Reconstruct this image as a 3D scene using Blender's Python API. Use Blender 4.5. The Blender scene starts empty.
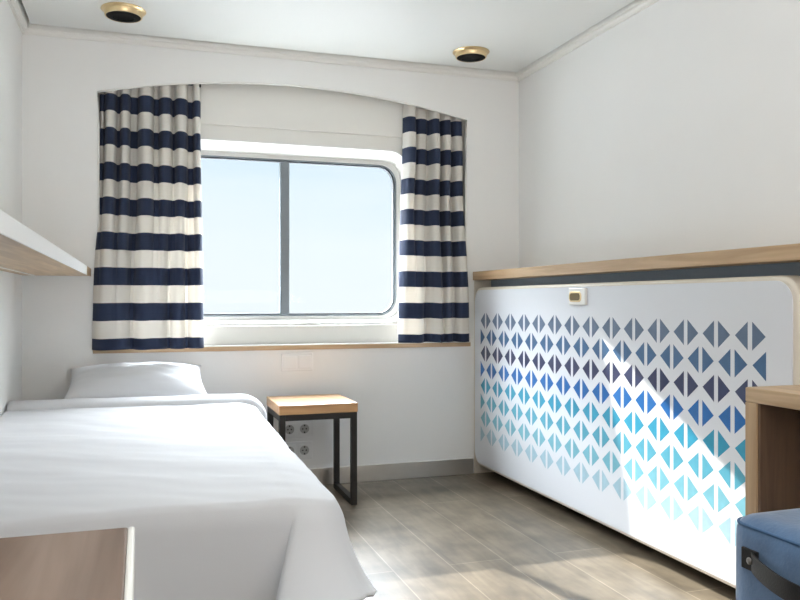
import bpy, bmesh, math, random
from mathutils import Vector, Matrix, noise
random.seed(4)
S = bpy.context.scene
COL = S.collection
PI = math.pi

# ------------------------------------------------------------------ camera
cam_d = bpy.data.cameras.new('camera')
cam_d.sensor_fit = 'HORIZONTAL'; cam_d.sensor_width = 36.0
cam_d.lens = 788 / 800 * 36.0
cam_d.shift_y = 1 / 800
cam_d.clip_start = 0.02
cam = bpy.data.objects.new('camera', cam_d); COL.objects.link(cam)
cam.location = (0, 0, 0.9)
cam.rotation_euler = (PI / 2, 0, -math.radians(18.2))
S.camera = cam

# ------------------------------------------------------------------ world, sun, exposure
W = bpy.data.worlds.new('sky'); S.world = W; W.use_nodes = True
nt = W.node_tree; nt.nodes.clear()
def nd(t, k, **kw):
    n = t.nodes.new(k)
    for a, b in kw.items():
        setattr(n, a, b)
    return n
out = nd(nt, 'ShaderNodeOutputWorld'); bg = nd(nt, 'ShaderNodeBackground')
tc = nd(nt, 'ShaderNodeTexCoord'); sep = nd(nt, 'ShaderNodeSeparateXYZ')
rmp = nd(nt, 'ShaderNodeValToRGB'); cl = nd(nt, 'ShaderNodeTexNoise'); mixc = nd(nt, 'ShaderNodeMix', data_type='RGBA')
mp = nd(nt, 'ShaderNodeMapping'); mp.inputs['Scale'].default_value = (2.2, 2.2, 9)
cr = rmp.color_ramp
# by height (-1 straight down, 0 horizon, 1 zenith): unseen glow added below and high up to light the room, pale haze at the horizon
SKY = [(-1.0, (4.5, 4.7, 4.9)), (-0.22, (4.5, 4.7, 4.9)), (-0.07, (0.92, 0.96, 0.98)), (0.0, (0.90, 0.95, 0.975)), (0.07, (0.88, 0.945, 0.98)),
       (0.16, (0.74, 0.87, 0.965)), (0.25, (0.72, 0.86, 0.965)), (0.42, (50, 52, 54.5)), (1.0, (50, 52, 54.5))]
while len(cr.elements) > 1: cr.elements.remove(cr.elements[-1])
for i, (p, c) in enumerate(SKY):
    e = cr.elements[0] if i == 0 else cr.elements.new((p + 1) / 2)
    e.position = (p + 1) / 2; e.color = (*c, 1)
cl.inputs['Scale'].default_value = 2.0; cl.inputs['Detail'].default_value = 5
cm = nd(nt, 'ShaderNodeMapRange'); cm.inputs['From Min'].default_value = 0.40; cm.inputs['From Max'].default_value = 0.85
cm.inputs['To Max'].default_value = 0.5
mxc = nd(nt, 'ShaderNodeMix', data_type='RGBA', blend_type='LIGHTEN')
L = nt.links.new
zr = nd(nt, 'ShaderNodeMapRange'); zr.inputs['From Min'].default_value = -1.0; zr.inputs['From Max'].default_value = 1.0
L(tc.outputs['Generated'], sep.inputs[0]); L(sep.outputs['Z'], zr.inputs['Value']); L(zr.outputs[0], rmp.inputs[0])
L(tc.outputs['Generated'], mp.inputs[0]); L(mp.outputs[0], cl.inputs['Vector'])
L(cl.outputs['Fac'], cm.inputs['Value']); L(cm.outputs[0], mxc.inputs['Factor'])
L(rmp.outputs[0], mxc.inputs['A']); mxc.inputs['B'].default_value = (0.93, 0.97, 1.0, 1)
L(mxc.outputs['Result'], bg.inputs['Color']); bg.inputs['Strength'].default_value = 1.0
L(bg.outputs[0], out.inputs['Surface'])

def light(name, kind, energy, loc, direction, **kw):
    d = bpy.data.lights.new(name, kind); d.energy = energy
    for a, b in kw.items():
        setattr(d, a, b)
    o = bpy.data.objects.new(name, d); COL.objects.link(o)
    o.location = loc
    o.rotation_euler = Vector(direction).to_track_quat('-Z', 'Y').to_euler()
    return o
light('sun', 'SUN', 11.0, (-1, 7, 4), (0.303, -1, -0.545), angle=math.radians(0.55), color=(1.0, 0.95, 0.87))
por = light('window_portal', 'AREA', 1.0, (0.68, 4.215, 1.22), (0, -1, 0), shape='RECTANGLE', size=1.36, size_y=1.0)
por.data.cycles.is_portal = True
light('cabin_fill_up', 'AREA', 64.0, (0.7, -0.7, 0.95), (0, 0.12, 1), shape='RECTANGLE', size=1.9, size_y=1.2, color=(0.97, 0.985, 1.0))  # added upward fill behind the camera, no lamp stands there
S.view_settings.view_transform = 'Standard'
S.view_settings.look = 'None'
S.view_settings.gamma = 1.0
S.view_settings.use_curve_mapping = False
S.view_settings.exposure = 0.08

# ------------------------------------------------------------------ materials
def srgb(r, g, b):
    f = lambda c: (c / 255 / 12.92) if c / 255 <= 0.04045 else ((c / 255 + 0.055) / 1.055) ** 2.4
    return (f(r), f(g), f(b), 1)
def mat(name, col, rough=0.5, metal=0.0, var=0.0, vscale=6, bump=0.0, bscale=200, spec=0.5, sheen=0.0, coat=0.0):
    m = bpy.data.materials.new(name); m.use_nodes = True
    t = m.node_tree; b = t.nodes['Principled BSDF']
    c = srgb(*col)
    b.inputs['Roughness'].default_value = rough; b.inputs['Metallic'].default_value = metal
    b.inputs['Specular IOR Level'].default_value = spec
    b.inputs['Sheen Weight'].default_value = sheen; b.inputs['Coat Weight'].default_value = coat
    x = nd(t, 'ShaderNodeTexCoord'); n = nd(t, 'ShaderNodeTexNoise'); n.inputs['Scale'].default_value = vscale; n.inputs['Detail'].default_value = 4
    t.links.new(x.outputs['Object'], n.inputs['Vector'])
    r = nd(t, 'ShaderNodeMix', data_type='RGBA')
    r.inputs['A'].default_value = (*[v * (1 - var) for v in c[:3]], 1); r.inputs['B'].default_value = (*[min(1, v * (1 + var)) for v in c[:3]], 1)
    t.links.new(n.outputs['Fac'], r.inputs['Factor']); t.links.new(r.outputs['Result'], b.inputs['Base Color'])
    if bump:
        n2 = nd(t, 'ShaderNodeTexNoise'); n2.inputs['Scale'].default_value = bscale; n2.inputs['Detail'].default_value = 3
        bp = nd(t, 'ShaderNodeBump'); bp.inputs['Strength'].default_value = bump; bp.inputs['Distance'].default_value = 0.003
        t.links.new(x.outputs['Object'], n2.inputs['Vector']); t.links.new(n2.outputs['Fac'], bp.inputs['Height']); t.links.new(bp.outputs[0], b.inputs['Normal'])
    return m
def wood(name, c1, c2, axis=1, rough=0.42, scale=1.0, coat=0.0):
    m = bpy.data.materials.new(name); m.use_nodes = True
    t = m.node_tree; b = t.nodes['Principled BSDF']; b.inputs['Roughness'].default_value = rough; b.inputs['Coat Weight'].default_value = coat
    b.inputs['Coat Roughness'].default_value = 0.12
    x = nd(t, 'ShaderNodeTexCoord'); p = nd(t, 'ShaderNodeMapping')
    sc = [26 * scale] * 3; sc[axis] = 1.6 * scale
    p.inputs['Scale'].default_value = sc
    n = nd(t, 'ShaderNodeTexNoise'); n.inputs['Scale'].default_value = 1.6; n.inputs['Detail'].default_value = 7; n.inputs['Distortion'].default_value = 0.7
    r = nd(t, 'ShaderNodeValToRGB'); r.color_ramp.elements[0].position = 0.32; r.color_ramp.elements[1].position = 0.68
    r.color_ramp.elements[0].color = srgb(*c1); r.color_ramp.elements[1].color = srgb(*c2)
    k = t.links.new
    k(x.outputs['Object'], p.inputs[0]); k(p.outputs[0], n.inputs['Vector']); k(n.outputs['Fac'], r.inputs[0]); k(r.outputs[0], b.inputs['Base Color'])
    bp = nd(t, 'ShaderNodeBump'); bp.inputs['Strength'].default_value = 0.12; bp.inputs['Distance'].default_value = 0.002
    k(n.outputs['Fac'], bp.inputs['Height']); k(bp.outputs[0], b.inputs['Normal'])
    return m

M = {}
M['wall'] = mat('white_wall_paint', (244, 244, 242), 0.55, var=0.015, bump=0.03, bscale=90)
M['ceiling'] = mat('white_ceiling_panel', (238, 240, 238), 0.45, var=0.02, vscale=2)
M['gap_shade'] = mat('gap_shade', (60, 60, 58), 0.9)
M['trim'] = mat('white_trim', (238, 237, 232), 0.4, var=0.01)
M['cream'] = mat('cream_niche_panel', (240, 239, 233), 0.5, var=0.015, vscale=3)
M['white_lacquer'] = mat('white_lacquer', (240, 240, 236), 0.3, var=0.01)
M['glare_white'] = mat('glare_white_edge', (246, 246, 245), 0.45, var=0.01)
M['alu'] = mat('grey_aluminium', (120, 128, 134), 0.4, 0.3, var=0.08, vscale=30)
M['gasket'] = mat('dark_rubber_gasket', (70, 76, 82), 0.6)
M['steel'] = mat('brushed_steel', (214, 212, 208), 0.28, 0.8, var=0.05, vscale=25)
M['brass'] = mat('brass', (224, 200, 156), 0.3, 0.85, var=0.06, vscale=30)
M['black'] = mat('matt_black', (10, 10, 10), 0.7, spec=0.15)
M['black_steel'] = mat('black_steel', (40, 37, 36), 0.5, 0.2, var=0.1, vscale=20)
M['black_leather'] = mat('black_leather', (16, 15, 16), 0.6, var=0.2, vscale=40, bump=0.2, bscale=260)
M['sheet'] = mat('white_cotton', (223, 225, 229), 0.85, var=0.015, vscale=5, bump=0.08, bscale=500, spec=0.2, sheen=0.1)
M['pillow'] = mat('white_pillow_cotton', (226, 228, 232), 0.85, var=0.02, vscale=5, bump=0.08, bscale=500, spec=0.2)
M['panel_white'] = mat('white_bunk_laminate', (226, 229, 234), 0.35, var=0.01)
M['rim'] = mat('cream_bunk_rim', (226, 218, 204), 0.4, var=0.03, vscale=12)
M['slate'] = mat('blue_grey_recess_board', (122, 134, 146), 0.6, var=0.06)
M['plastic'] = mat('white_plastic', (242, 242, 241), 0.35, var=0.01)
M['socket_cup'] = mat('grey_white_socket_cup', (188, 187, 185), 0.45)
M['velvet'] = mat('blue_velvet', (86, 116, 152), 0.8, var=0.42, vscale=18, bump=0.25, bscale=120, sheen=0.5, spec=0.25)
M['piping'] = mat('blue_velvet_seam', (70, 102, 138), 0.8, var=0.1)
M['oak'] = wood('light_oak_veneer', (176, 146, 112), (206, 178, 142), 1)
M['oak_x'] = wood('light_oak_veneer_across', (178, 148, 114), (208, 180, 146), 0)
M['oak_z'] = wood('light_oak_veneer_upright', (172, 142, 108), (200, 170, 134), 2)
M['stool_oak'] = wood('oiled_oak_board', (184, 136, 90), (208, 164, 116), 0, coat=0.6)
M['walnut_z'] = wood('dark_brown_laminate', (112, 88, 70), (134, 106, 84), 2, 0.5)
M['greybrown'] = wood('grey_brown_table_wood', (112, 92, 80), (140, 119, 105), 1, 0.4, coat=0.25)
M['led'] = mat('pale_diffuser_strip', (230, 226, 218), 0.4)

def glass_mat():
    m = bpy.data.materials.new('window_glass'); m.use_nodes = True; t = m.node_tree; t.nodes.clear()
    o = nd(t, 'ShaderNodeOutputMaterial'); mx = nd(t, 'ShaderNodeMixShader'); tr = nd(t, 'ShaderNodeBsdfTransparent'); gl = nd(t, 'ShaderNodeBsdfGlossy')
    tr.inputs[0].default_value = (0.97, 0.99, 1, 1); gl.inputs['Roughness'].default_value = 0.02; mx.inputs[0].default_value = 0.003
    t.links.new(tr.outputs[0], mx.inputs[1]); t.links.new(gl.outputs[0], mx.inputs[2]); t.links.new(mx.outputs[0], o.inputs[0])
    return m
M['glass'] = glass_mat()

def floor_mat():
    m = bpy.data.materials.new('grey_brown_planks'); m.use_nodes = True; t = m.node_tree; b = t.nodes['Principled BSDF']; k = t.links.new
    x = nd(t, 'ShaderNodeTexCoord'); sp = nd(t, 'ShaderNodeSeparateXYZ'); cb = nd(t, 'ShaderNodeCombineXYZ')
    k(x.outputs['Object'], sp.inputs[0]); k(sp.outputs['Y'], cb.inputs['X']); k(sp.outputs['X'], cb.inputs['Y'])
    br = nd(t, 'ShaderNodeTexBrick'); br.offset = 0.37
    br.inputs['Scale'].default_value = 1.0; br.inputs['Brick Width'].default_value = 1.25; br.inputs['Row Height'].default_value = 0.20
    br.inputs['Mortar Size'].default_value = 0.0022; br.inputs['Mortar Smooth'].default_value = 0.1; br.inputs['Bias'].default_value = 0.0
    br.inputs['Color1'].default_value = srgb(104, 95, 82); br.inputs['Color2'].default_value = srgb(118, 108, 94); br.inputs['Mortar'].default_value = srgb(142, 132, 118)
    k(cb.outputs[0], br.inputs['Vector'])
    p = nd(t, 'ShaderNodeMapping'); p.inputs['Scale'].default_value = (16, 2.6, 1)
    n = nd(t, 'ShaderNodeTexNoise'); n.inputs['Scale'].default_value = 1.5; n.inputs['Detail'].default_value = 8; n.inputs['Distortion'].default_value = 0.8
    k(x.outputs['Object'], p.inputs[0]); k(p.outputs[0], n.inputs['Vector'])
    n3 = nd(t, 'ShaderNodeTexNoise'); n3.inputs['Scale'].default_value = 7.0; n3.inputs['Detail'].default_value = 6
    k(x.outputs['Object'], n3.inputs['Vector'])
    r = nd(t, 'ShaderNodeValToRGB'); r.color_ramp.elements[0].position = 0.3; r.color_ramp.elements[1].position = 0.7
    r.color_ramp.elements[0].color = (0.62, 0.60, 0.58, 1); r.color_ramp.elements[1].color = (1.2, 1.18, 1.15, 1)
    k(n.outputs['Fac'], r.inputs[0])
    mx = nd(t, 'ShaderNodeMix', data_type='RGBA', blend_type='MULTIPLY'); mx.inputs['Factor'].default_value = 0.75
    k(br.outputs['Color'], mx.inputs['A']); k(r.outputs[0], mx.inputs['B'])
    r2 = nd(t, 'ShaderNodeValToRGB'); r2.color_ramp.elements[0].position = 0.35; r2.color_ramp.elements[1].position = 0.65
    r2.color_ramp.elements[0].color = (0.78, 0.765, 0.74, 1); r2.color_ramp.elements[1].color = (1.22, 1.21, 1.18, 1)
    k(n3.outputs['Fac'], r2.inputs[0])
    mx2 = nd(t, 'ShaderNodeMix', data_type='RGBA', blend_type='MULTIPLY'); mx2.inputs['Factor'].default_value = 1.0
    k(mx.outputs['Result'], mx2.inputs['A']); k(r2.outputs[0], mx2.inputs['B'])
    k(mx2.outputs['Result'], b.inputs['Base Color']); b.inputs['Roughness'].default_value = 0.42; b.inputs['Specular IOR Level'].default_value = 0.45
    bp = nd(t, 'ShaderNodeBump'); bp.inputs['Strength'].default_value = 0.15; bp.inputs['Distance'].default_value = 0.002
    k(n.outputs['Fac'], bp.inputs['Height']); k(bp.outputs[0], b.inputs['Normal'])
    return m
M['floor'] = floor_mat()

def stripe_mat(z0, period):
    m = bpy.data.materials.new('navy_and_cream_striped_cloth'); m.use_nodes = True; t = m.node_tree; b = t.nodes['Principled BSDF']; k = t.links.new
    x = nd(t, 'ShaderNodeUVMap'); sp = nd(t, 'ShaderNodeSeparateXYZ'); k(x.outputs[0], sp.inputs[0])
    a = nd(t, 'ShaderNodeMath', operation='FRACT'); k(sp.outputs['Y'], a.inputs[0])
    c = nd(t, 'ShaderNodeMath', operation='LESS_THAN'); c.inputs[1].default_value = 0.5; k(a.outputs[0], c.inputs[0])
    mx = nd(t, 'ShaderNodeMix', data_type='RGBA'); mx.inputs['A'].default_value = srgb(241, 237, 230); mx.inputs['B'].default_value = srgb(56, 66, 90)
    k(c.outputs[0], mx.inputs['Factor']); k(mx.outputs['Result'], b.inputs['Base Color'])
    b.inputs['Roughness'].default_value = 0.85; b.inputs['Specular IOR Level'].default_value = 0.2; b.inputs['Sheen Weight'].default_value = 0.1
    tl = nd(t, 'ShaderNodeBsdfTranslucent'); k(mx.outputs['Result'], tl.inputs[0])
    ms = nd(t, 'ShaderNodeMixShader'); ms.inputs[0].default_value = 0.25
    o = t.nodes['Material Output']; k(b.outputs[0], ms.inputs[1]); k(tl.outputs[0], ms.inputs[2]); k(ms.outputs[0], o.inputs[0])
    return m
M['stripe'] = stripe_mat(0, 0)

# ------------------------------------------------------------------ mesh helpers
def obj(name, bm, m, parent=None, smooth=False, bevel=0.0, seg=2, auto=None):
    me = bpy.data.meshes.new(name)
    bmesh.ops.recalc_face_normals(bm, faces=bm.faces)
    bm.to_mesh(me); bm.free()
    for mm in (m if isinstance(m, (list, tuple)) else [m]):
        me.materials.append(mm)
    o = bpy.data.objects.new(name, me); COL.objects.link(o)
    if parent is not None:
        o.parent = parent
        o.matrix_parent_inverse = Matrix.Translation(-parent.location)
    if bevel:
        b = o.modifiers.new('bevel', 'BEVEL'); b.width = bevel; b.segments = seg; b.limit_method = 'ANGLE'; b.angle_limit = math.radians(35)
    if smooth:
        for p in me.polygons:
            p.use_smooth = True
    if auto:
        me.set_sharp_from_angle(angle=math.radians(auto))
    return o
def thing(name, loc, label, cat, group=None):
    o = bpy.data.objects.new(name, None); o.empty_display_size = 0.05; COL.objects.link(o); o.location = loc
    return tag(o, label, cat, group)
def tag(o, label, cat, group=None):
    o['label'] = label; o['category'] = cat
    if group: o['group'] = group
    return o
def struct(o, label=None, cat=None):
    o['kind'] = 'structure'
    if label: o['label'] = label
    if cat: o['category'] = cat
    return o
def box(bm, x0, x1, y0, y1, z0, z1):
    v = [bm.verts.new(p) for p in ((x0, y0, z0), (x1, y0, z0), (x1, y1, z0), (x0, y1, z0), (x0, y0, z1), (x1, y0, z1), (x1, y1, z1), (x0, y1, z1))]
    fs = []
    for q in ((0, 3, 2, 1), (4, 5, 6, 7), (0, 1, 5, 4), (1, 2, 6, 5), (2, 3, 7, 6), (3, 0, 4, 7)):
        fs.append(bm.faces.new([v[i] for i in q]))
    return fs
def boxbm(*a):
    bm = bmesh.new(); box(bm, *a); return bm
def rrect(a0, a1, b0, b1, r, n=8):
    pts = []
    for ca, cb, s in ((a1 - r, b1 - r, 0), (a0 + r, b1 - r, 1), (a0 + r, b0 + r, 2), (a1 - r, b0 + r, 3)):
        for i in range(n + 1):
            t = (s + i / n) * PI / 2
            pts.append((ca + r * math.cos(t), cb + r * math.sin(t)))
    return pts
def ring_xz(bm, outer, inner, y0, y1):
    n = len(outer)
    A = [bm.verts.new((p[0], y0, p[1])) for p in outer]; B = [bm.verts.new((p[0], y0, p[1])) for p in inner]
    C = [bm.verts.new((p[0], y1, p[1])) for p in outer]; D = [bm.verts.new((p[0], y1, p[1])) for p in inner]
    for i in range(n):
        j = (i + 1) % n
        bm.faces.new((A[i], A[j], B[j], B[i])); bm.faces.new((C[i], D[i], D[j], C[j]))
        bm.faces.new((A[i], C[i], C[j], A[j])); bm.faces.new((B[i], B[j], D[j], D[i]))
def lathe(bm, prof, cx, cy, n=48, cap=False):
    rings = []
    for r, z in prof:
        rings.append([bm.verts.new((cx + r * math.cos(2 * PI * i / n), cy + r * math.sin(2 * PI * i / n), z)) for i in range(n)])
    for a, b in zip(rings, rings[1:]):
        for i in range(n):
            bm.faces.new((a[i], a[(i + 1) % n], b[(i + 1) % n], b[i]))
    if cap:
        bm.faces.new(rings[-1])
def tube(bm, pts, r, n=8, closed=False):
    pts = [Vector(p) for p in pts]; rings = []
    m = len(pts)
    for i, p in enumerate(pts):
        if closed: d = pts[(i + 1) % m] - pts[i - 1]
        else: d = pts[min(i + 1, m - 1)] - pts[max(i - 1, 0)]
        d.normalize()
        u = d.cross(Vector((0, 0, 1)))
        if u.length < 1e-3: u = d.cross(Vector((1, 0, 0)))
        u.normalize(); w = u.cross(d)
        rings.append([bm.verts.new(p + r * (math.cos(2 * PI * k / n) * u + math.sin(2 * PI * k / n) * w)) for k in range(n)])
    last = m if closed else m - 1
    for i in range(last):
        a, b = rings[i], rings[(i + 1) % m]
        for k in range(n):
            bm.faces.new((a[k], a[(k + 1) % n], b[(k + 1) % n], b[k]))
    if not closed:
        bm.faces.new(rings[0]); bm.faces.new(rings[-1])
def grid(bm, nx, ny, fn):
    V = [[bm.verts.new(fn(i / nx, j / ny)) for i in range(nx + 1)] for j in range(ny + 1)]
    for j in range(ny):
        for i in range(nx):
            bm.faces.new((V[j][i], V[j][i + 1], V[j + 1][i + 1], V[j + 1][i]))
    return V
def sm(a, b, t):
    t = max(0, min(1, (t - a) / (b - a))); return t * t * (3 - 2 * t)

# ------------------------------------------------------------------ the room
XL, XR, YB, YF, ZC = -0.494, 1.915, 3.793, -1.5, 2.10
struct(obj('floor', boxbm(XL - 0.1, XR + 0.1, YF - 0.1, 3.9, -0.1, 0), M['floor']))
struct(obj('wall_left', boxbm(XL - 0.1, XL, YF, YB, 0, 2.2), M['wall']))
struct(obj('wall_right', boxbm(XR, XR + 0.1, YF, YB, 0, 2.2), M['wall']))
struct(obj('wall_rear', boxbm(XL - 0.1, XR + 0.1, YF - 0.1, YF, 0, 2.2), M['walnut_z']))  # unseen; dark finish put in to cut bounce onto the bed foot
# ceiling: white panel with a dark shadow gap round it, board above coloured dark as the gap's shade
bm = boxbm(XL + 0.040, XR - 0.040, YF, YB - 0.052, ZC, ZC + 0.03)
ceil = struct(obj('ceiling', bm, M['ceiling'], bevel=0.002))
obj('shadow_gap_board', boxbm(XL - 0.1, XR + 0.1, YF - 0.1, YB + 0.3, ZC + 0.03, ZC + 0.1), M['gap_shade'], ceil)
# cornice trims
def cornice(name, pts_prof, a, b, axis):
    bm = bmesh.new(); rows = []
    for e in (a, b):
        rows.append([bm.verts.new((e, YB - d, z) if axis == 'x' else ((XL + d, e, z) if axis == 'l' else (XR - d, e, z))) for d, z in pts_prof])
    n = len(pts_prof)
    for i in range(n):
        bm.faces.new((rows[0][i], rows[0][(i + 1) % n], rows[1][(i + 1) % n], rows[1][i]))
    bm.faces.new(rows[0]); bm.faces.new(rows[1])
    return struct(obj(name, bm, M['trim']))
prof = [(0, 2.068), (0.010, 2.068), (0.011, 2.078), (0.016, 2.086), (0.026, 2.088), (0.028, 2.098), (0.028, 2.13), (0, 2.13)]
cornice('trim_back', prof, XL, XR, 'x'); cornice('trim_left', prof, YF, YB, 'l'); cornice('trim_right', prof, YF, YB, 'r')

# back wall with arched niche opening
NX0, NX1, NZ0, NZS, NZC = -0.183, 1.611, 0.676, 1.842, 1.945
ncx = (NX0 + NX1) / 2; hw = (NX1 - NX0) / 2; sag = NZC - NZS
R = (hw * hw + sag * sag) / (2 * sag)
arch = lambda x: NZC - R + math.sqrt(R * R - (x - ncx) ** 2)
def wall_back():
    bm = bmesh.new(); N = 48
    for x0, x1, z0, z1 in ((XL - 0.1, NX0, 0, 2.2), (NX1, XR + 0.1, 0, 2.2), (NX0, NX1, 0, NZ0)):
        box(bm, x0, x1, YB, YB + 0.02, z0, z1)
    xs = [NX0 + (NX1 - NX0) * i / N for i in range(N + 1)]
    for i in range(N):
        a, b = xs[i], xs[i + 1]
        v = [bm.verts.new(p) for p in ((a, YB, arch(a)), (b, YB, arch(b)), (b, YB, 2.2), (a, YB, 2.2), (a, YB + .02, arch(a)), (b, YB + .02, arch(b)), (b, YB + .02, 2.2), (a, YB + .02, 2.2))]
        for q in ((0, 1, 2, 3), (4, 7, 6, 5), (0, 4, 5, 1)):
            bm.faces.new([v[k] for k in q])
    return obj('wall_back', bm, M['wall'])
struct(wall_back())
# bead along the arch edge
bm = bmesh.new()
pts = [(NX0 + 0.002, YB, NZ0 + 0.02 + (NZS - NZ0 - 0.02) * i / 8) for i in range(8)] + [(NX0 + (NX1 - NX0) * i / 48, YB, arch(NX0 + (NX1 - NX0) * i / 48)) for i in range(49)] + [(NX1 - 0.002, YB, NZS - (NZS - NZ0 - 0.02) * (i + 1) / 8) for i in range(8)]
tube(bm, pts, 0.0045, 6)
struct(obj('trim_arch', bm, M['trim'], smooth=True))
# niche box behind the opening, window recess in its back
YN, YW = 3.875, 3.955
hole = rrect(0.055, 1.315, 0.792, 1.672, 0.10, 10)
def niche():
    bm = bmesh.new()
    outer = [(-0.30, 0.66), (1.73, 0.66), (1.73, 2.12), (-0.30, 2.12)]
    es = []
    for lp in (outer, hole):
        vs = [bm.verts.new((p[0], YN, p[1])) for p in lp]
        for i in range(len(vs)):
            es.append(bm.edges.new((vs[i], vs[(i + 1) % len(vs)])))
    bmesh.ops.triangle_fill(bm, use_beauty=True, edges=es)
    for x0, x1, z0, z1 in ((-0.31, -0.30, 0.66, 2.12), (1.73, 1.74, 0.66, 2.12), (-0.30, 1.73, 0.65, 0.66), (-0.30, 1.73, 2.11, 2.12)):
        box(bm, x0, x1, YB + 0.02, YN, z0, z1)
    return obj('wall_niche', bm, M['cream'])
struct(niche())
def recess():
    bm = bmesh.new()
    A = [bm.verts.new((p[0], YN - 0.006, p[1])) for p in hole]
    B = [bm.verts.new((p[0], YW + 0.03, p[1])) for p in rrect(0.075, 1.297, 0.812, 1.618, 0.095, 10)]
    n = len(A)
    for i in range(n):
        bm.faces.new((A[i], A[(i + 1) % n], B[(i + 1) % n], B[i]))
    o2 = rrect(0.045, 1.325, 0.782, 1.682, 0.11, 10)
    C = [bm.verts.new((p[0], YN - 0.006, p[1])) for p in o2]; D = [bm.verts.new((p[0], YN, p[1])) for p in o2]
    for i in range(n):
        j = (i + 1) % n
        bm.faces.new((A[i], C[i], C[j], A[j])); bm.faces.new((C[i], D[i], D[j], C[j]))
    return obj('trim_window_recess', bm, M['white_lacquer'], smooth=True, auto=40)
struct(recess())
# shallow blind-box step across the top of the niche
struct(obj('trim_blind_box', boxbm(-0.29, 1.72, YN - 0.012, YN, 1.745, 2.11), M['cream'], bevel=0.003))

def hull():  # unseen outer reveal, its top and depth shaped to cut off the sun
    bm = bmesh.new(); n = 10
    A = rrect(0.055, 1.33, 0.80, 1.640, 0.10, n); B = rrect(0.05, 1.38, 0.76, 1.648, 0.10, n)
    ca = [bm.verts.new((p[0], YW + 0.05, p[1])) for p in A]; cb = [bm.verts.new((p[0], 4.20, p[1])) for p in B]
    for i in range(len(A)):
        j = (i + 1) % len(A); bm.faces.new((ca[i], ca[j], cb[j], cb[i]))
    es = []
    for vs in ([bm.verts.new((x, 4.20, z)) for x, z in ((-0.7, 0.2), (2.2, 0.2), (2.2, 2.4), (-0.7, 2.4))], cb):
        for i in range(len(vs)):
            e = bm.edges.get((vs[i], vs[(i + 1) % len(vs)])); es.append(e or bm.edges.new((vs[i], vs[(i + 1) % len(vs)])))
    bmesh.ops.triangle_fill(bm, use_beauty=True, edges=es)
    return obj('wall_hull_sun_cut', bm, M['white_lacquer'])
struct(hull())
win = thing('window_1', (0.69, YW, 0.80), 'wide white two-pane window with rounded corners', 'window'); struct(win)
gx0, gx1, gz0, gz1 = 0.115, 1.268, 0.832, 1.604
bm = bmesh.new(); ring_xz(bm, rrect(0.07, 1.302, 0.795, 1.65, 0.10, 10), rrect(gx0 - 0.009, gx1 + 0.009, gz0 - 0.007, gz1 + 0.007, 0.095, 10), YW, YW + 0.05)
obj('window_frame', bm, M['white_lacquer'], win, smooth=True, auto=40)
bm = bmesh.new(); ring_xz(bm, rrect(gx0 - 0.010, gx1 + 0.010, gz0 - 0.008, gz1 + 0.008, 0.096, 10), rrect(gx0 - 0.003, gx1 + 0.003, gz0 - 0.001, gz1 + 0.003, 0.088, 10), YW - 0.006, YW + 0.03)
obj('aluminium_bead', bm, M['alu'], win, smooth=True, auto=40)
bm = bmesh.new(); ring_xz(bm, rrect(gx0 - 0.004, gx1 + 0.004, gz0 - 0.002, gz1 + 0.004, 0.088, 10), rrect(gx0 + 0.004, gx1 - 0.004, gz0 + 0.006, gz1 - 0.004, 0.082, 10), YW + 0.004, YW + 0.03)
obj('gasket', bm, M['gasket'], win, smooth=True, auto=40)
obj('mullion', boxbm(0.665, 0.713, YW - 0.004, YW + 0.035, gz0, gz1), M['alu'], win, bevel=0.006)
for a, b in ((gx0 - 0.002, 0.67), (0.708, gx1 + 0.002)):
    obj('pane', boxbm(a, b, YW + 0.018, YW + 0.022, gz0 - 0.002, gz1 + 0.002), M['glass'], win)

# wooden sill edge with white top, baseboard
sill = obj('trim_sill', boxbm(NX0 - 0.022, NX1 + 0.02, 3.782, 3.80, 0.664, 0.685), M['oak_x'], bevel=0.002); struct(sill)
obj('sill_top', boxbm(NX0 - 0.02, NX1 + 0.018, 3.783, YN, 0.685, 0.689), M['white_lacquer'], sill)
obj('lower_reveal', boxbm(NX0 - 0.02, NX1 + 0.018, YN - 0.02, YN - 0.001, 0.689, 0.780), M['cream'], sill, bevel=0.004)
struct(obj('baseboard_back', boxbm(XL, 1.645, YB - 0.012, YB, 0, 0.082), M['steel'], bevel=0.002))
struct(obj('baseboard_left', boxbm(XL, XL + 0.012, YF, YB - 0.012, 0, 0.082), M['steel'], bevel=0.002))

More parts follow.
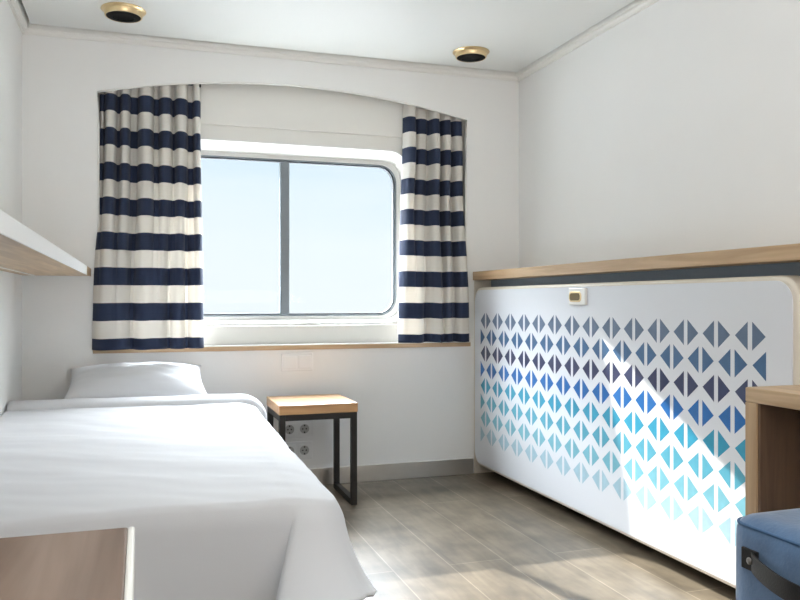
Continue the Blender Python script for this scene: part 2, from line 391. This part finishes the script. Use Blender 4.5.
# ------------------------------------------------------------------ curtains
def curtain(name, xtop, xbot, ztop, zbot, ftop, fbot, label, seedv):
    t0 = thing(name, ((xbot[0] + xbot[1]) / 2, 3.75, zbot), label, 'curtain', 'striped curtains at the window')
    NXc, NZc = 220, 90
    bm = bmesh.new(); uv = bm.loops.layers.uv.new('UVMap'); info = {}
    def prof(s, folds):
        # folds: crease positions; cloth bulges towards the room between creases
        for a, b, dep in folds:
            if a <= s <= b:
                q = (s - a) / (b - a)
                return dep * (1 - abs(2 * q - 1) ** 3.2)
        return 0
    def fn(s, t):
        w = sm(0.12, 1.0, t)
        pt = prof(s, ftop); pb = prof(s, fbot)
        f = (pt * (1 - w) + pb * w) * (1 + 0.55 * sm(0.10, 0.28, t) * (1 - sm(0.6, 0.95, t)))
        x = (xtop[0] * (1 - w) + xbot[0] * w) * (1 - s) + (xtop[1] * (1 - w) + xbot[1] * w) * s
        x += 0.004 * noise.noise(Vector((s * 5, t * 3, seedv)))
        yb = 3.857 + (3.772 - 3.857) * sm(0.35, 0.93, t)
        y = yb - f - 0.004 * noise.noise(Vector((s * 9, t * 5, seedv + 7))) * (0.3 + t)
        z = ztop + (zbot - ztop) * t + 0.0035 * noise.noise(Vector((s * 6, t * 2, seedv + 3)))
        return (x, y, z)
    V = grid(bm, NXc, NZc, fn)
    P0, PER = 1.842, 0.1585
    for j, row in enumerate(V):
        for v in row:
            info[v] = (0, (P0 - (ztop + (zbot - ztop) * j / NZc)) / PER)
    for f in bm.faces:
        for l in f.loops:
            l[uv].uv = info[l.vert]
    o = obj('curtain_cloth', bm, M['stripe'], t0, smooth=True)
    so = o.modifiers.new('solid', 'SOLIDIFY'); so.thickness = 0.002
    return t0
cl_ = curtain('curtain', (-0.178, 0.268), (-0.206, 0.277), 2.0, 0.682,
    [(0, .05, .02), (.05, .17, .055), (.17, .20, .0), (.20, .30, .055), (.30, .37, .006), (.37, .53, .06), (.53, .58, .006), (.58, .71, .055), (.71, .735, 0), (.735, .87, .055), (.87, .92, .004), (.92, 1.0, .05)],
    [(0, .33, .056), (.33, .36, 0), (.36, .665, .060), (.665, .69, .0), (.69, .83, .052), (.83, .86, .004), (.86, 1.0, .05)],
    'striped navy and cream curtain left of the window, above the pillow', 1.0)
cr_ = curtain('curtain', (1.284, 1.610), (1.230, 1.618), 2.0, 0.690,
    [(0, .20, .055), (.20, .40, .022), (.40, .43, .0), (.43, .60, .05), (.60, .63, 0), (.63, .80, .04), (.80, .82, 0), (.82, 1.0, .035)],
    [(0, .36, .042), (.36, .38, .004), (.38, .62, .034), (.62, .64, .0), (.64, .76, .030), (.76, .80, 0), (.80, 1.0, .036)],
    'striped navy and cream curtain right of the window, beside the patterned bunk', 2.0)
obj('curtain_hook', boxbm(0.248, 0.268, 3.812, 3.818, 1.905, 1.918), M['black'], cl_)

# ------------------------------------------------------------------ ceiling lights
for x, y, lab in ((-0.068, 3.443, 'round brass ceiling spotlight at top left, above the left curtain'), (1.511, 3.50, 'round brass ceiling spotlight near the right rear corner of the ceiling')):
    t = thing('ceiling_light', (x, y, ZC), lab, 'ceiling light', 'brass ceiling spotlights')
    bm = bmesh.new(); lathe(bm, [(0.0, ZC), (0.088, ZC), (0.089, ZC - 0.003), (0.084, ZC - 0.008), (0.076, ZC - 0.010), (0.074, ZC - 0.026), (0.072, ZC - 0.029), (0.069, ZC - 0.029), (0.068, ZC - 0.024)], x, y)
    obj('brass_ring', bm, M['brass'], t, smooth=True, auto=35)
    bm = bmesh.new(); lathe(bm, [(0.0685, ZC - 0.024), (0.0685, ZC - 0.0285), (0.06, ZC - 0.031), (0.045, ZC - 0.0315), (0.043, ZC - 0.028), (0.02, ZC - 0.026)], x, y, cap=True)
    obj('black_reflector', bm, M['black'], t, smooth=True, auto=35)

# ------------------------------------------------------------------ right: shelf casing and folded bunk
PX = 1.650
t = thing('bunk_casing', (1.80, 2.7, 0), 'long light oak shelf casing along the right wall over the folded bunk', 'shelf')
bm = boxbm(PX - 0.004, XR - 0.001, 1.30, YB - 0.001, 1.008, 1.052)
obj('shelf_board', bm, M['oak'], t, bevel=0.003)
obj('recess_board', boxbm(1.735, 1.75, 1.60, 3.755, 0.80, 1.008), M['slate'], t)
obj('side_panel', boxbm(PX + 0.004, XR - 0.001, 3.7885, YB - 0.0005, 0.0, 1.008), M['rim'], t)
obj('side_panel', boxbm(PX + 0.03, XR - 0.001, 1.565, 1.60, 0.0, 1.008), M['oak_z'], t, bevel=0.002)
t = thing('folding_bunk', (1.69, 2.69, 0.05), 'white folded-away bunk bed with rows of blue triangle pairs', 'bunk bed')
def extr_yz(loop, x0, x1, cap=True):
    bm = bmesh.new()
    A = [bm.verts.new((x0, p[0], p[1])) for p in loop]; B = [bm.verts.new((x1, p[0], p[1])) for p in loop]
    n = len(A)
    for i in range(n):
        bm.faces.new((A[i], A[(i + 1) % n], B[(i + 1) % n], B[i]))
    bm.faces.new(A); bm.faces.new(B)
    return bm
y0, y1, z0, z1 = 1.652, 3.787, 0.054, 0.970
obj('rim', extr_yz(rrect(y0, y1, z0, z1, 0.07, 10), PX + 0.004, PX + 0.075), M['rim'], t, bevel=0.010, seg=4, smooth=True, auto=40)
# front board with printed triangles (pattern stays in the board's mesh)
bm = extr_yz(rrect(y0 + 0.018, y1 - 0.014, z0 + 0.015, z1 - 0.014, 0.060, 10), PX, PX + 0.02)
rows = [((92, 112, 138), 0), ((62, 102, 142), 1), ((50, 58, 94), 0), ((30, 104, 174), 1), ((56, 152, 184), 0), ((90, 165, 188), 1), ((122, 182, 198), 0), ((166, 198, 211), 1)]
mats = [M['panel_white']]
YP0, PIT = 3.637, (3.637 - 1.823) / 13
bmesh.ops.bevel(bm, geom=[e for e in bm.edges if abs(e.verts[0].co.x - PX) < 1e-6 and abs(e.verts[1].co.x - PX) < 1e-6], offset=0.004, segments=2, affect='EDGES')
for k, (c, off) in enumerate(rows):
    mm = mat('printed_blue_row', c, 0.35, var=0.14, vscale=40); mats.append(mm)
    zc = 0.800 - 0.0825 * k; hh, hwid, g = 0.0415, 0.060, 0.0085
    xx = PX - 0.00025
    for i in range(-1, 14):
        yc = YP0 - PIT * i - (PIT / 2 if off else 0)
        for sgn in (1, -1):     # +1 = left triangle (further from the camera), -1 = right
            if off == 0 and i < 0: continue
            if off == 1 and i == -1 and sgn == 1: continue
            if off == 1 and i == 13 and sgn == -1: continue
            pts = [(xx, yc + sgn * g, zc + hh), (xx, yc + sgn * g, zc - hh), (xx, yc + sgn * hwid, zc)]
            f = bm.faces.new([bm.verts.new(p) for p in pts]); f.material_index = k + 1
obj('front_board', bm, mats, t)
# latch
ly, lz = 2.745, 0.918
lt = obj('latch', boxbm(PX - 0.012, PX + 0.001, ly - 0.060, ly + 0.062, lz - 0.034, lz + 0.034), M['white_lacquer'], t, bevel=0.004)
bm = extr_yz(rrect(ly - 0.036, ly + 0.056, lz - 0.022, lz + 0.020, 0.018, 6), PX - 0.0145, PX - 0.011)
obj('finger_pull', bm, M['brass'], lt, bevel=0.001)
bm = extr_yz(rrect(ly - 0.028, ly + 0.048, lz - 0.016, lz + 0.013, 0.012, 6), PX - 0.0152, PX - 0.0144)
obj('finger_pull_hollow', bm, mat('shaded_brass', (96, 78, 48), 0.4, 0.6), lt)  # flat plate, the hollow's shade is put into its darker brass

# ------------------------------------------------------------------ left wall shelf
t = thing('wall_shelf', (XL, 2.5, 1.01), 'long oak wall shelf with front edge whitened as window glare on the left wall above the bed', 'shelf')
SX = -0.212
obj('shelf_board', boxbm(XL + 0.001, SX - 0.004, 0.75, YB - 0.003, 1.012, 1.045), M['oak'], t, bevel=0.003)
obj('front_edge', boxbm(SX - 0.004, SX, 0.75, 3.50, 1.008, 1.046), M['glare_white'], t, bevel=0.0015)  # white colour stands in for window glare on the oak edge
obj('end_edge', boxbm(SX - 0.004, SX, 3.501, YB - 0.003, 1.010, 1.0455), M['oak'], t, bevel=0.0015)
obj('light_strip', boxbm(XL + 0.05, XL + 0.062, 0.78, 3.70, 1.0095, 1.012), M['led'], t)

# ------------------------------------------------------------------ bed
BX0, BX1, BY0, BY1, BZ = XL + 0.006, 0.412, 1.672, 3.775, 0.455
bed = thing('bed', ((BX0 + BX1) / 2, 2.7, 0), 'single bed with white mattress along the left wall, under the duvet', 'bed')
obj('bed_base', boxbm(BX0 + 0.03, BX1 - 0.045, BY0 + 0.06, BY1, 0.0, 0.22), M['walnut_z'], bed, bevel=0.004)
obj('mattress', boxbm(BX0, BX1 - 0.03, BY0 + 0.03, BY1, 0.22, BZ - 0.006), M['sheet'], bed, bevel=0.03, seg=4, smooth=True)
def duvet():
    bm = bmesh.new(); NXd, NYd = 150, 150; rc = 0.07
    yh = 3.42
    def top(s, t_):
        y = yh + (BY0 - yh) * t_; x = BX0 + (BX1 - BX0) * s
        # round the free corner at the foot
        dx, dy = x - (BX1 - rc), (BY0 + rc) - y
        if dx > 0 and dy > 0:
            d = math.hypot(dx, dy); m_ = max(dx, dy)
            x = BX1 - rc + dx / d * m_; y = BY0 + rc - dy / d * m_
        e = min(1, (BX1 - x) / 0.09); e2 = min(1, (y - BY0) / 0.09)
        drop = 0.022 * (1 - e) ** 2 + 0.006 * (1 - e2) ** 2
        z = BZ + 0.022 - drop
        z += 0.010 * noise.noise(Vector((x * 2.5, y * 1.6, 1))) + 0.005 * noise.noise(Vector((x * 3, y * 8 + x * 4, 4))) + 0.0015 * noise.noise(Vector((x * 9, y * 20 + x * 8, 9)))
        x += s * 0.034 * sm(BY0 + 0.15, yh, y)
        return (x, y, z)
    V = grid(bm, NXd, NYd, top)
    # perimeter: right edge from head to foot, then foot edge from right to left
    per = [V[j][NXd] for j in range(NYd + 1)] + [V[NYd][i] for i in range(NXd - 1, -1, -1)]
    pos = [v.co.copy() for v in per]; nP = len(per)
    L_ = [0.0]
    for a, b in zip(pos, pos[1:]): L_.append(L_[-1] + (b - a).length)
    ic = NYd; lc = L_[ic]
    prev = per; NH = 26; H = 0.228
    dirs = []
    for i in range(nP):
        x, y = pos[i].x, pos[i].y
        dx, dy = max(0, x - (BX1 - rc)), max(0, (BY0 + rc) - y)
        d = Vector((dx, -dy, 0)); dirs.append(d.normalized() if d.length > 1e-5 else Vector((1, 0, 0)))
    for h in range(1, NH + 1):
        q = h / NH; cur = []
        for i in range(nP):
            l = L_[i] - lc
            cn = math.exp(-((l - 0.02) / 0.07) ** 2); fl = (0.10 if l < 0 else 0.10 - 0.09 * sm(0, 0.12, l)) + 0.48 * cn - 0.04 * math.exp(-((l - 0.20) / 0.07) ** 2)
            if l < 0: fl += 0.07 * math.exp(-(l / 0.5) ** 2)
            fl += 0.07 * math.sin(L_[i] * 9.0) * q * (1 if l < -0.2 else 0)
            fl += 0.04 * math.exp(-((l - 0.42) / 0.03) ** 2) * q
            down = H * q
            o_ = (0.016 if l < 0 else 0.016 - 0.008 * sm(0, 0.1, l)) * math.sin(min(1, q * 5) * PI / 2) + fl * down * (0.35 + 0.65 * q)
            p = pos[i] + Vector((dirs[i].x * (1 - 0.45 * cn), dirs[i].y, 0)) * o_
            fold = sm(0.015, 0.065, l) if l < 0.065 else 1 - sm(0.065, 0.10, l)
            p.x -= 0.075 * fold * q ** 0.9
            p.y -= 0.012 * q * (sm(-0.02, 0.05, l) if l < 0.06 else 1 - sm(0.065, 0.085, l))
            z = pos[i].z - down * (1 - 0.24 * cn * q)
            p.z = z
            cur.append(bm.verts.new(p))
        for i in range(nP - 1):
            bm.faces.new((prev[i], prev[i + 1], cur[i + 1], cur[i]))
        prev = cur
    o = obj('duvet', bm, M['sheet'], None, smooth=True)
    s = o.modifiers.new('solid', 'SOLIDIFY'); s.thickness = 0.006; s.offset = 1
    return o
dv = duvet(); tag(dv, 'white duvet spread over the bed, hanging at the foot and right side', 'duvet')
def turnback():
    bm = bmesh.new(); n = 16
    def fn(s, t_):
        # across: from wall to right edge, then falling over the side
        Lw = BX1 - BX0 + 0.028; l = s * (Lw + 0.22)
        if l < Lw - 0.04: x = BX0 + 0.003 + l; zc = 0
        else:
            q = l - (Lw - 0.04); a = min(q / 0.07, PI / 2)
            x = BX0 + Lw - 0.037 + 0.07 * math.sin(a); zc = -0.07 * (1 - math.cos(a)) - max(0, q - 0.07 * PI / 2)
        ang = 2 * PI * t_
        r1 = 0.085 + 0.008 * noise.noise(Vector((s * 3, 0, 2)))
        yc = 3.40 - 0.06 * s + 0.010 * noise.noise(Vector((s * 4, 1, 2)))
        cz = 0.031 + 0.004 * noise.noise(Vector((s * 7, 5, 2)))
        c, s_ = math.cos(ang), math.sin(ang)
        y = yc + r1 * math.copysign(abs(c) ** 0.8, c)
        off = cz * math.copysign(abs(s_) ** 0.8, s_)
        # section is pushed outward on the falling side
        if l < Lw - 0.04: return (x, y, BZ + 0.022 + off)
        return (x + off * math.sin(a) - 0.0, y, BZ + 0.022 + zc + off * math.cos(a))
    grid(bm, 70, n, fn)
    bmesh.ops.remove_doubles(bm, verts=bm.verts, dist=1e-5)
    bmesh.ops.holes_fill(bm, edges=[e for e in bm.edges if e.is_boundary], sides=0)
    return obj('turned_back_edge', bm, M['sheet'], dv, smooth=True)
turnback()
def pillow():
    bm = bmesh.new(); n = 40; vs = {}
    cx, cy, cz = -0.015, 3.628, BZ + 0.083
    hx, hy, th = 0.292, 0.148, 0.066
    for side in (1, -1):
        for j in range(n + 1):
            for i in range(n + 1):
                a, b = 2 * i / n - 1, 2 * j / n - 1
                edge = abs(a) == 1 or abs(b) == 1
                if edge and side == -1: vs[(side, i, j)] = vs[(1, i, j)]; continue
                k = ((1 - abs(a) ** 2.6) * (1 - abs(b) ** 2.6)) ** 0.52
                pinch = 1 - 0.07 * (abs(b) ** 2) * (1 - abs(a) ** 2) * 0 - 0.06 * (1 - b * b) * (a * a)
                pinch2 = 1 - 0.07 * (1 - a * a) * (b * b)
                x = a * hx * pinch * (1 - 0.035 * b); y = b * hy * pinch2
                z = side * th * k + (0.007 * noise.noise(Vector((a * 2.2, b * 3, 3))) + 0.004 * noise.noise(Vector((a * 3 + b * 4, b * 5 - a * 2, 8)))) * k
                z += 0.050 * b * 1.0 + 0.012 * (abs(a) ** 4) * b     # leans against the wall
                vs[(side, i, j)] = bm.verts.new((cx + x, cy + y, cz + z))
    for side in (1, -1):
        for j in range(n):
            for i in range(n):
                f = [vs[(side, i, j)], vs[(side, i + 1, j)], vs[(side, i + 1, j + 1)], vs[(side, i, j + 1)]]
                bm.faces.new(f if side == 1 else f[::-1])
    o = obj('pillow', bm, M['pillow'], None, smooth=True)
    return tag(o, 'white pillow at the head of the bed against the back wall', 'pillow')
pillow()

# ------------------------------------------------------------------ stool
sx0, sx1, sy0, sy1, sz = 0.560, 0.910, 3.360, 3.712, 0.452
t = thing('stool', ((sx0 + sx1) / 2, (sy0 + sy1) / 2, 0), 'square stool with oak top and black metal frame between bed and back wall', 'stool')
obj('seat', boxbm(sx0, sx1, sy0, sy1, sz - 0.042, sz), M['stool_oak'], t, bevel=0.004)
w = 0.026
for a in (sx0 + 0.003, sx1 - 0.003 - w):
    for b in (sy0 + 0.003, sy1 - 0.003 - w):
        obj('leg', boxbm(a, a + w, b, b + w, 0, sz - 0.042), M['black_steel'], t, bevel=0.002)
ax0, ax1, ay0, ay1 = sx0 + 0.003, sx1 - 0.003, sy0 + 0.003, sy1 - 0.003
for zz in (sz - 0.042 - w, 0.0):
    nm = 'top_rail' if zz > 0.1 else 'bottom_rail'
    if zz > 0.1:
        obj(nm, boxbm(ax0 + w, ax1 - w, ay0, ay0 + w, zz, zz + w), M['black_steel'], t)
        obj(nm, boxbm(ax0 + w, ax1 - w, ay1 - w, ay1, zz, zz + w), M['black_steel'], t)
    for a in (ax0, ax1 - w):
        obj(nm, boxbm(a, a + w, ay0 + w, ay1 - w, zz, zz + w), M['black_steel'], t)

# ------------------------------------------------------------------ sockets and switch on the back wall
def lathe_y(bm, prof, cx, cz, n=28, cap=True):
    rings = [[bm.verts.new((cx + r * math.cos(2 * PI * i / n), y, cz + r * math.sin(2 * PI * i / n))) for i in range(n)] for r, y in prof]
    for a, b in zip(rings, rings[1:]):
        for i in range(n):
            bm.faces.new((a[i], a[(i + 1) % n], b[(i + 1) % n], b[i]))
    if cap: bm.faces.new(rings[-1])
for zc, lab in ((0.279, 'white double wall socket behind the stool, upper of the two'), (0.175, 'white double wall socket behind the stool, lower one half hidden by the bed')):
    t = thing('wall_socket', (0.7185, YB, zc), lab, 'wall socket', 'double sockets behind the stool')
    obj('cover_frame', boxbm(0.642, 0.795, YB - 0.009, YB - 0.0005, zc - 0.043, zc + 0.043), M['plastic'], t, bevel=0.003)
    for xc in (0.682, 0.755):
        so = obj('socket_insert', boxbm(xc - 0.029, xc + 0.029, YB - 0.0115, YB - 0.009, zc - 0.029, zc + 0.029), M['plastic'], t, bevel=0.0015)
        bm = bmesh.new(); lathe_y(bm, [(0.0225, YB - 0.0118), (0.0215, YB - 0.0135), (0.0190, YB - 0.0135), (0.0185, YB - 0.0117)], xc, zc)
        obj('socket_cup', bm, M['socket_cup'], so, smooth=True, auto=30)
        bm = bmesh.new()
        for dx in (-0.0085, 0.0085): lathe_y(bm, [(0.0035, YB - 0.0117), (0.0035, YB - 0.0121)], xc + dx, zc, 10)
        for dz in (-0.0165, 0.0165): box(bm, xc - 0.003, xc + 0.003, YB - 0.0136, YB - 0.0118, zc + dz - 0.0035, zc + dz + 0.0035)
        obj('contact_hole', bm, M['black'], so)
t = thing('light_switch', (0.72, YB, 0.604), 'white double light switch on the back wall just below the window sill', 'switch')
obj('cover_frame', boxbm(0.643, 0.798, YB - 0.009, YB - 0.0005, 0.560, 0.648), M['plastic'], t, bevel=0.003)
for xc in (0.684, 0.757):
    obj('rocker', boxbm(xc - 0.031, xc + 0.031, YB - 0.013, YB - 0.0088, 0.573, 0.635), M['plastic'], t, bevel=0.002)

# ------------------------------------------------------------------ desk at the right
dx0, dy1, dz = 1.25, 1.396, 0.713
t = thing('desk', (1.56, 0.85, 0), 'light oak desk at right edge, in front of the folded bunk', 'desk')
obj('desk_top', boxbm(dx0, 1.905, 0.15, dy1, dz - 0.032, dz), M['oak'], t, bevel=0.003)
for a, b in ((dy1 - 0.034, dy1), (0.15, 0.184)):
    e = obj('side_panel', boxbm(dx0, 1.905, a, b, 0, dz - 0.032), M['oak_z'], t, bevel=0.002)
obj('inner_lining', boxbm(dx0 + 0.004, 1.90, dy1 - 0.040, dy1 - 0.034, 0, dz - 0.033), M['walnut_z'], t)
obj('back_panel', boxbm(1.885, 1.905, 0.184, dy1 - 0.040, 0.25, dz - 0.033), M['walnut_z'], t)

# ------------------------------------------------------------------ blue pouf
def rbox(x0, x1, y0, y1, z0, z1, r, n=14, bulge=0.0):
    bm = bmesh.new(); bmesh.ops.create_cube(bm, size=2)
    bmesh.ops.subdivide_edges(bm, edges=bm.edges, cuts=n, use_grid_fill=True)
    c = Vector(((x0 + x1) / 2, (y0 + y1) / 2, (z0 + z1) / 2)); h = Vector(((x1 - x0) / 2, (y1 - y0) / 2, (z1 - z0) / 2))
    for v in bm.verts:
        # concentrate vertices near edges
        p = Vector([math.copysign(1 - (1 - abs(a)) ** 1.0, a) for a in v.co])
        p = Vector((p.x * h.x, p.y * h.y, p.z * h.z))
        inner = Vector([max(-hh + r, min(hh - r, a)) for a, hh in zip(p, h)])
        d = p - inner
        if d.length > 1e-6: 
            m_ = max(abs(d.x), abs(d.y), abs(d.z)); p = inner + d.normalized() * m_
        k = [1 - (a / hh) ** 2 for a, hh in zip(p, h)]
        p.x += bulge * math.copysign(1, p.x) * max(0, k[1]) * max(0, k[2]) * (abs(p.x) / h.x) ** 4
        p.y += bulge * math.copysign(1, p.y) * max(0, k[0]) * max(0, k[2]) * (abs(p.y) / h.y) ** 4
        p.z += bulge * math.copysign(1, p.z) * max(0, k[1]) * max(0, k[0]) * (abs(p.z) / h.z) ** 4 if p.z > 0 else 0
        v.co = c + p
    return bm
px0, px1, py0, py1, pz = 1.107, 1.51, 0.83, 1.282, 0.483
t = thing('pouf', ((px0 + px1) / 2, (py0 + py1) / 2, 0), 'blue velvet pouf with black leather strap handle at lower right', 'pouf')
obj('cushion_body', rbox(px0, px1, py0, py1, 0.012, pz, 0.035, 20, 0.006), M['velvet'], t, smooth=True)
bm = bmesh.new()
tube(bm, [(a, b, pz - 0.016) for a, b in rrect(px0 + 0.003, px1 - 0.003, py0 + 0.003, py1 - 0.003, 0.036, 8)], 0.0035, 8, closed=True)
obj('seam_piping', bm, M['piping'], t, smooth=True)
for a, b in ((px0 + .05, py0 + .05), (px1 - .05, py0 + .05), (px0 + .05, py1 - .05), (px1 - .05, py1 - .05)):
    obj('foot', boxbm(a - 0.02, a + 0.02, b - 0.02, b + 0.02, 0, 0.02), M['black'], t)
hy1, hy0, hz = 1.216, 0.896, 0.408

def strap():
    bm = bmesh.new(); N = 28; hwz = 0.018
    rows = []
    for i in range(N + 1):
        q = i / N; b = math.sin(PI * q) ** 0.8
        y = hy1 - 0.008 + (hy0 - hy1 + 0.016) * q; x = px0 - 0.007 - 0.036 * b; z = hz - 0.010 * b
        rows.append([bm.verts.new((x, y, z - hwz)), bm.verts.new((x, y, z + hwz)), bm.verts.new((x - 0.004, y, z + hwz)), bm.verts.new((x - 0.004, y, z - hwz))])
    for a, b in zip(rows, rows[1:]):
        for k in range(4):
            bm.faces.new((a[k], a[(k + 1) % 4], b[(k + 1) % 4], b[k]))
    bm.faces.new(rows[0]); bm.faces.new(rows[-1])
    return obj('strap_handle', bm, M['black_leather'], t, smooth=True, auto=40)
strap()
for yy in (hy1, hy0):
    pa = obj('leather_patch', boxbm(px0 - 0.010, px0 - 0.003, yy - 0.020, yy + 0.020, hz - 0.020, hz + 0.020), M['black_leather'], t, bevel=0.002)
    bm = bmesh.new(); bmesh.ops.create_uvsphere(bm, u_segments=14, v_segments=8, radius=0.007)
    for v in bm.verts: v.co = Vector((px0 - 0.0135 + v.co.x * 0.5, yy - 0.006 + v.co.y, hz + v.co.z))
    obj('rivet', bm, mat('dull_steel_rivet', (140, 138, 136), 0.35, 0.9), pa, smooth=True)

# ------------------------------------------------------------------ wooden side counter at lower left
t = thing('side_counter', (-0.25, 0.4, 0), 'brown wooden counter top with white edge at lower left corner', 'counter')
cx1, cy1, cz = -0.005, 0.738, 0.70
obj('counter_top', boxbm(XL + 0.002, cx1 - 0.006, 0.06, cy1, cz - 0.03, cz), M['greybrown'], t, bevel=0.0015)
obj('edge_band', boxbm(cx1 - 0.006, cx1, 0.06, cy1, cz - 0.031, cz + 0.0005), M['white_lacquer'], t, bevel=0.002)
obj('cabinet_body', boxbm(XL + 0.014, cx1 - 0.03, 0.08, cy1 - 0.02, 0.0, cz - 0.03), M['walnut_z'], t, bevel=0.002)
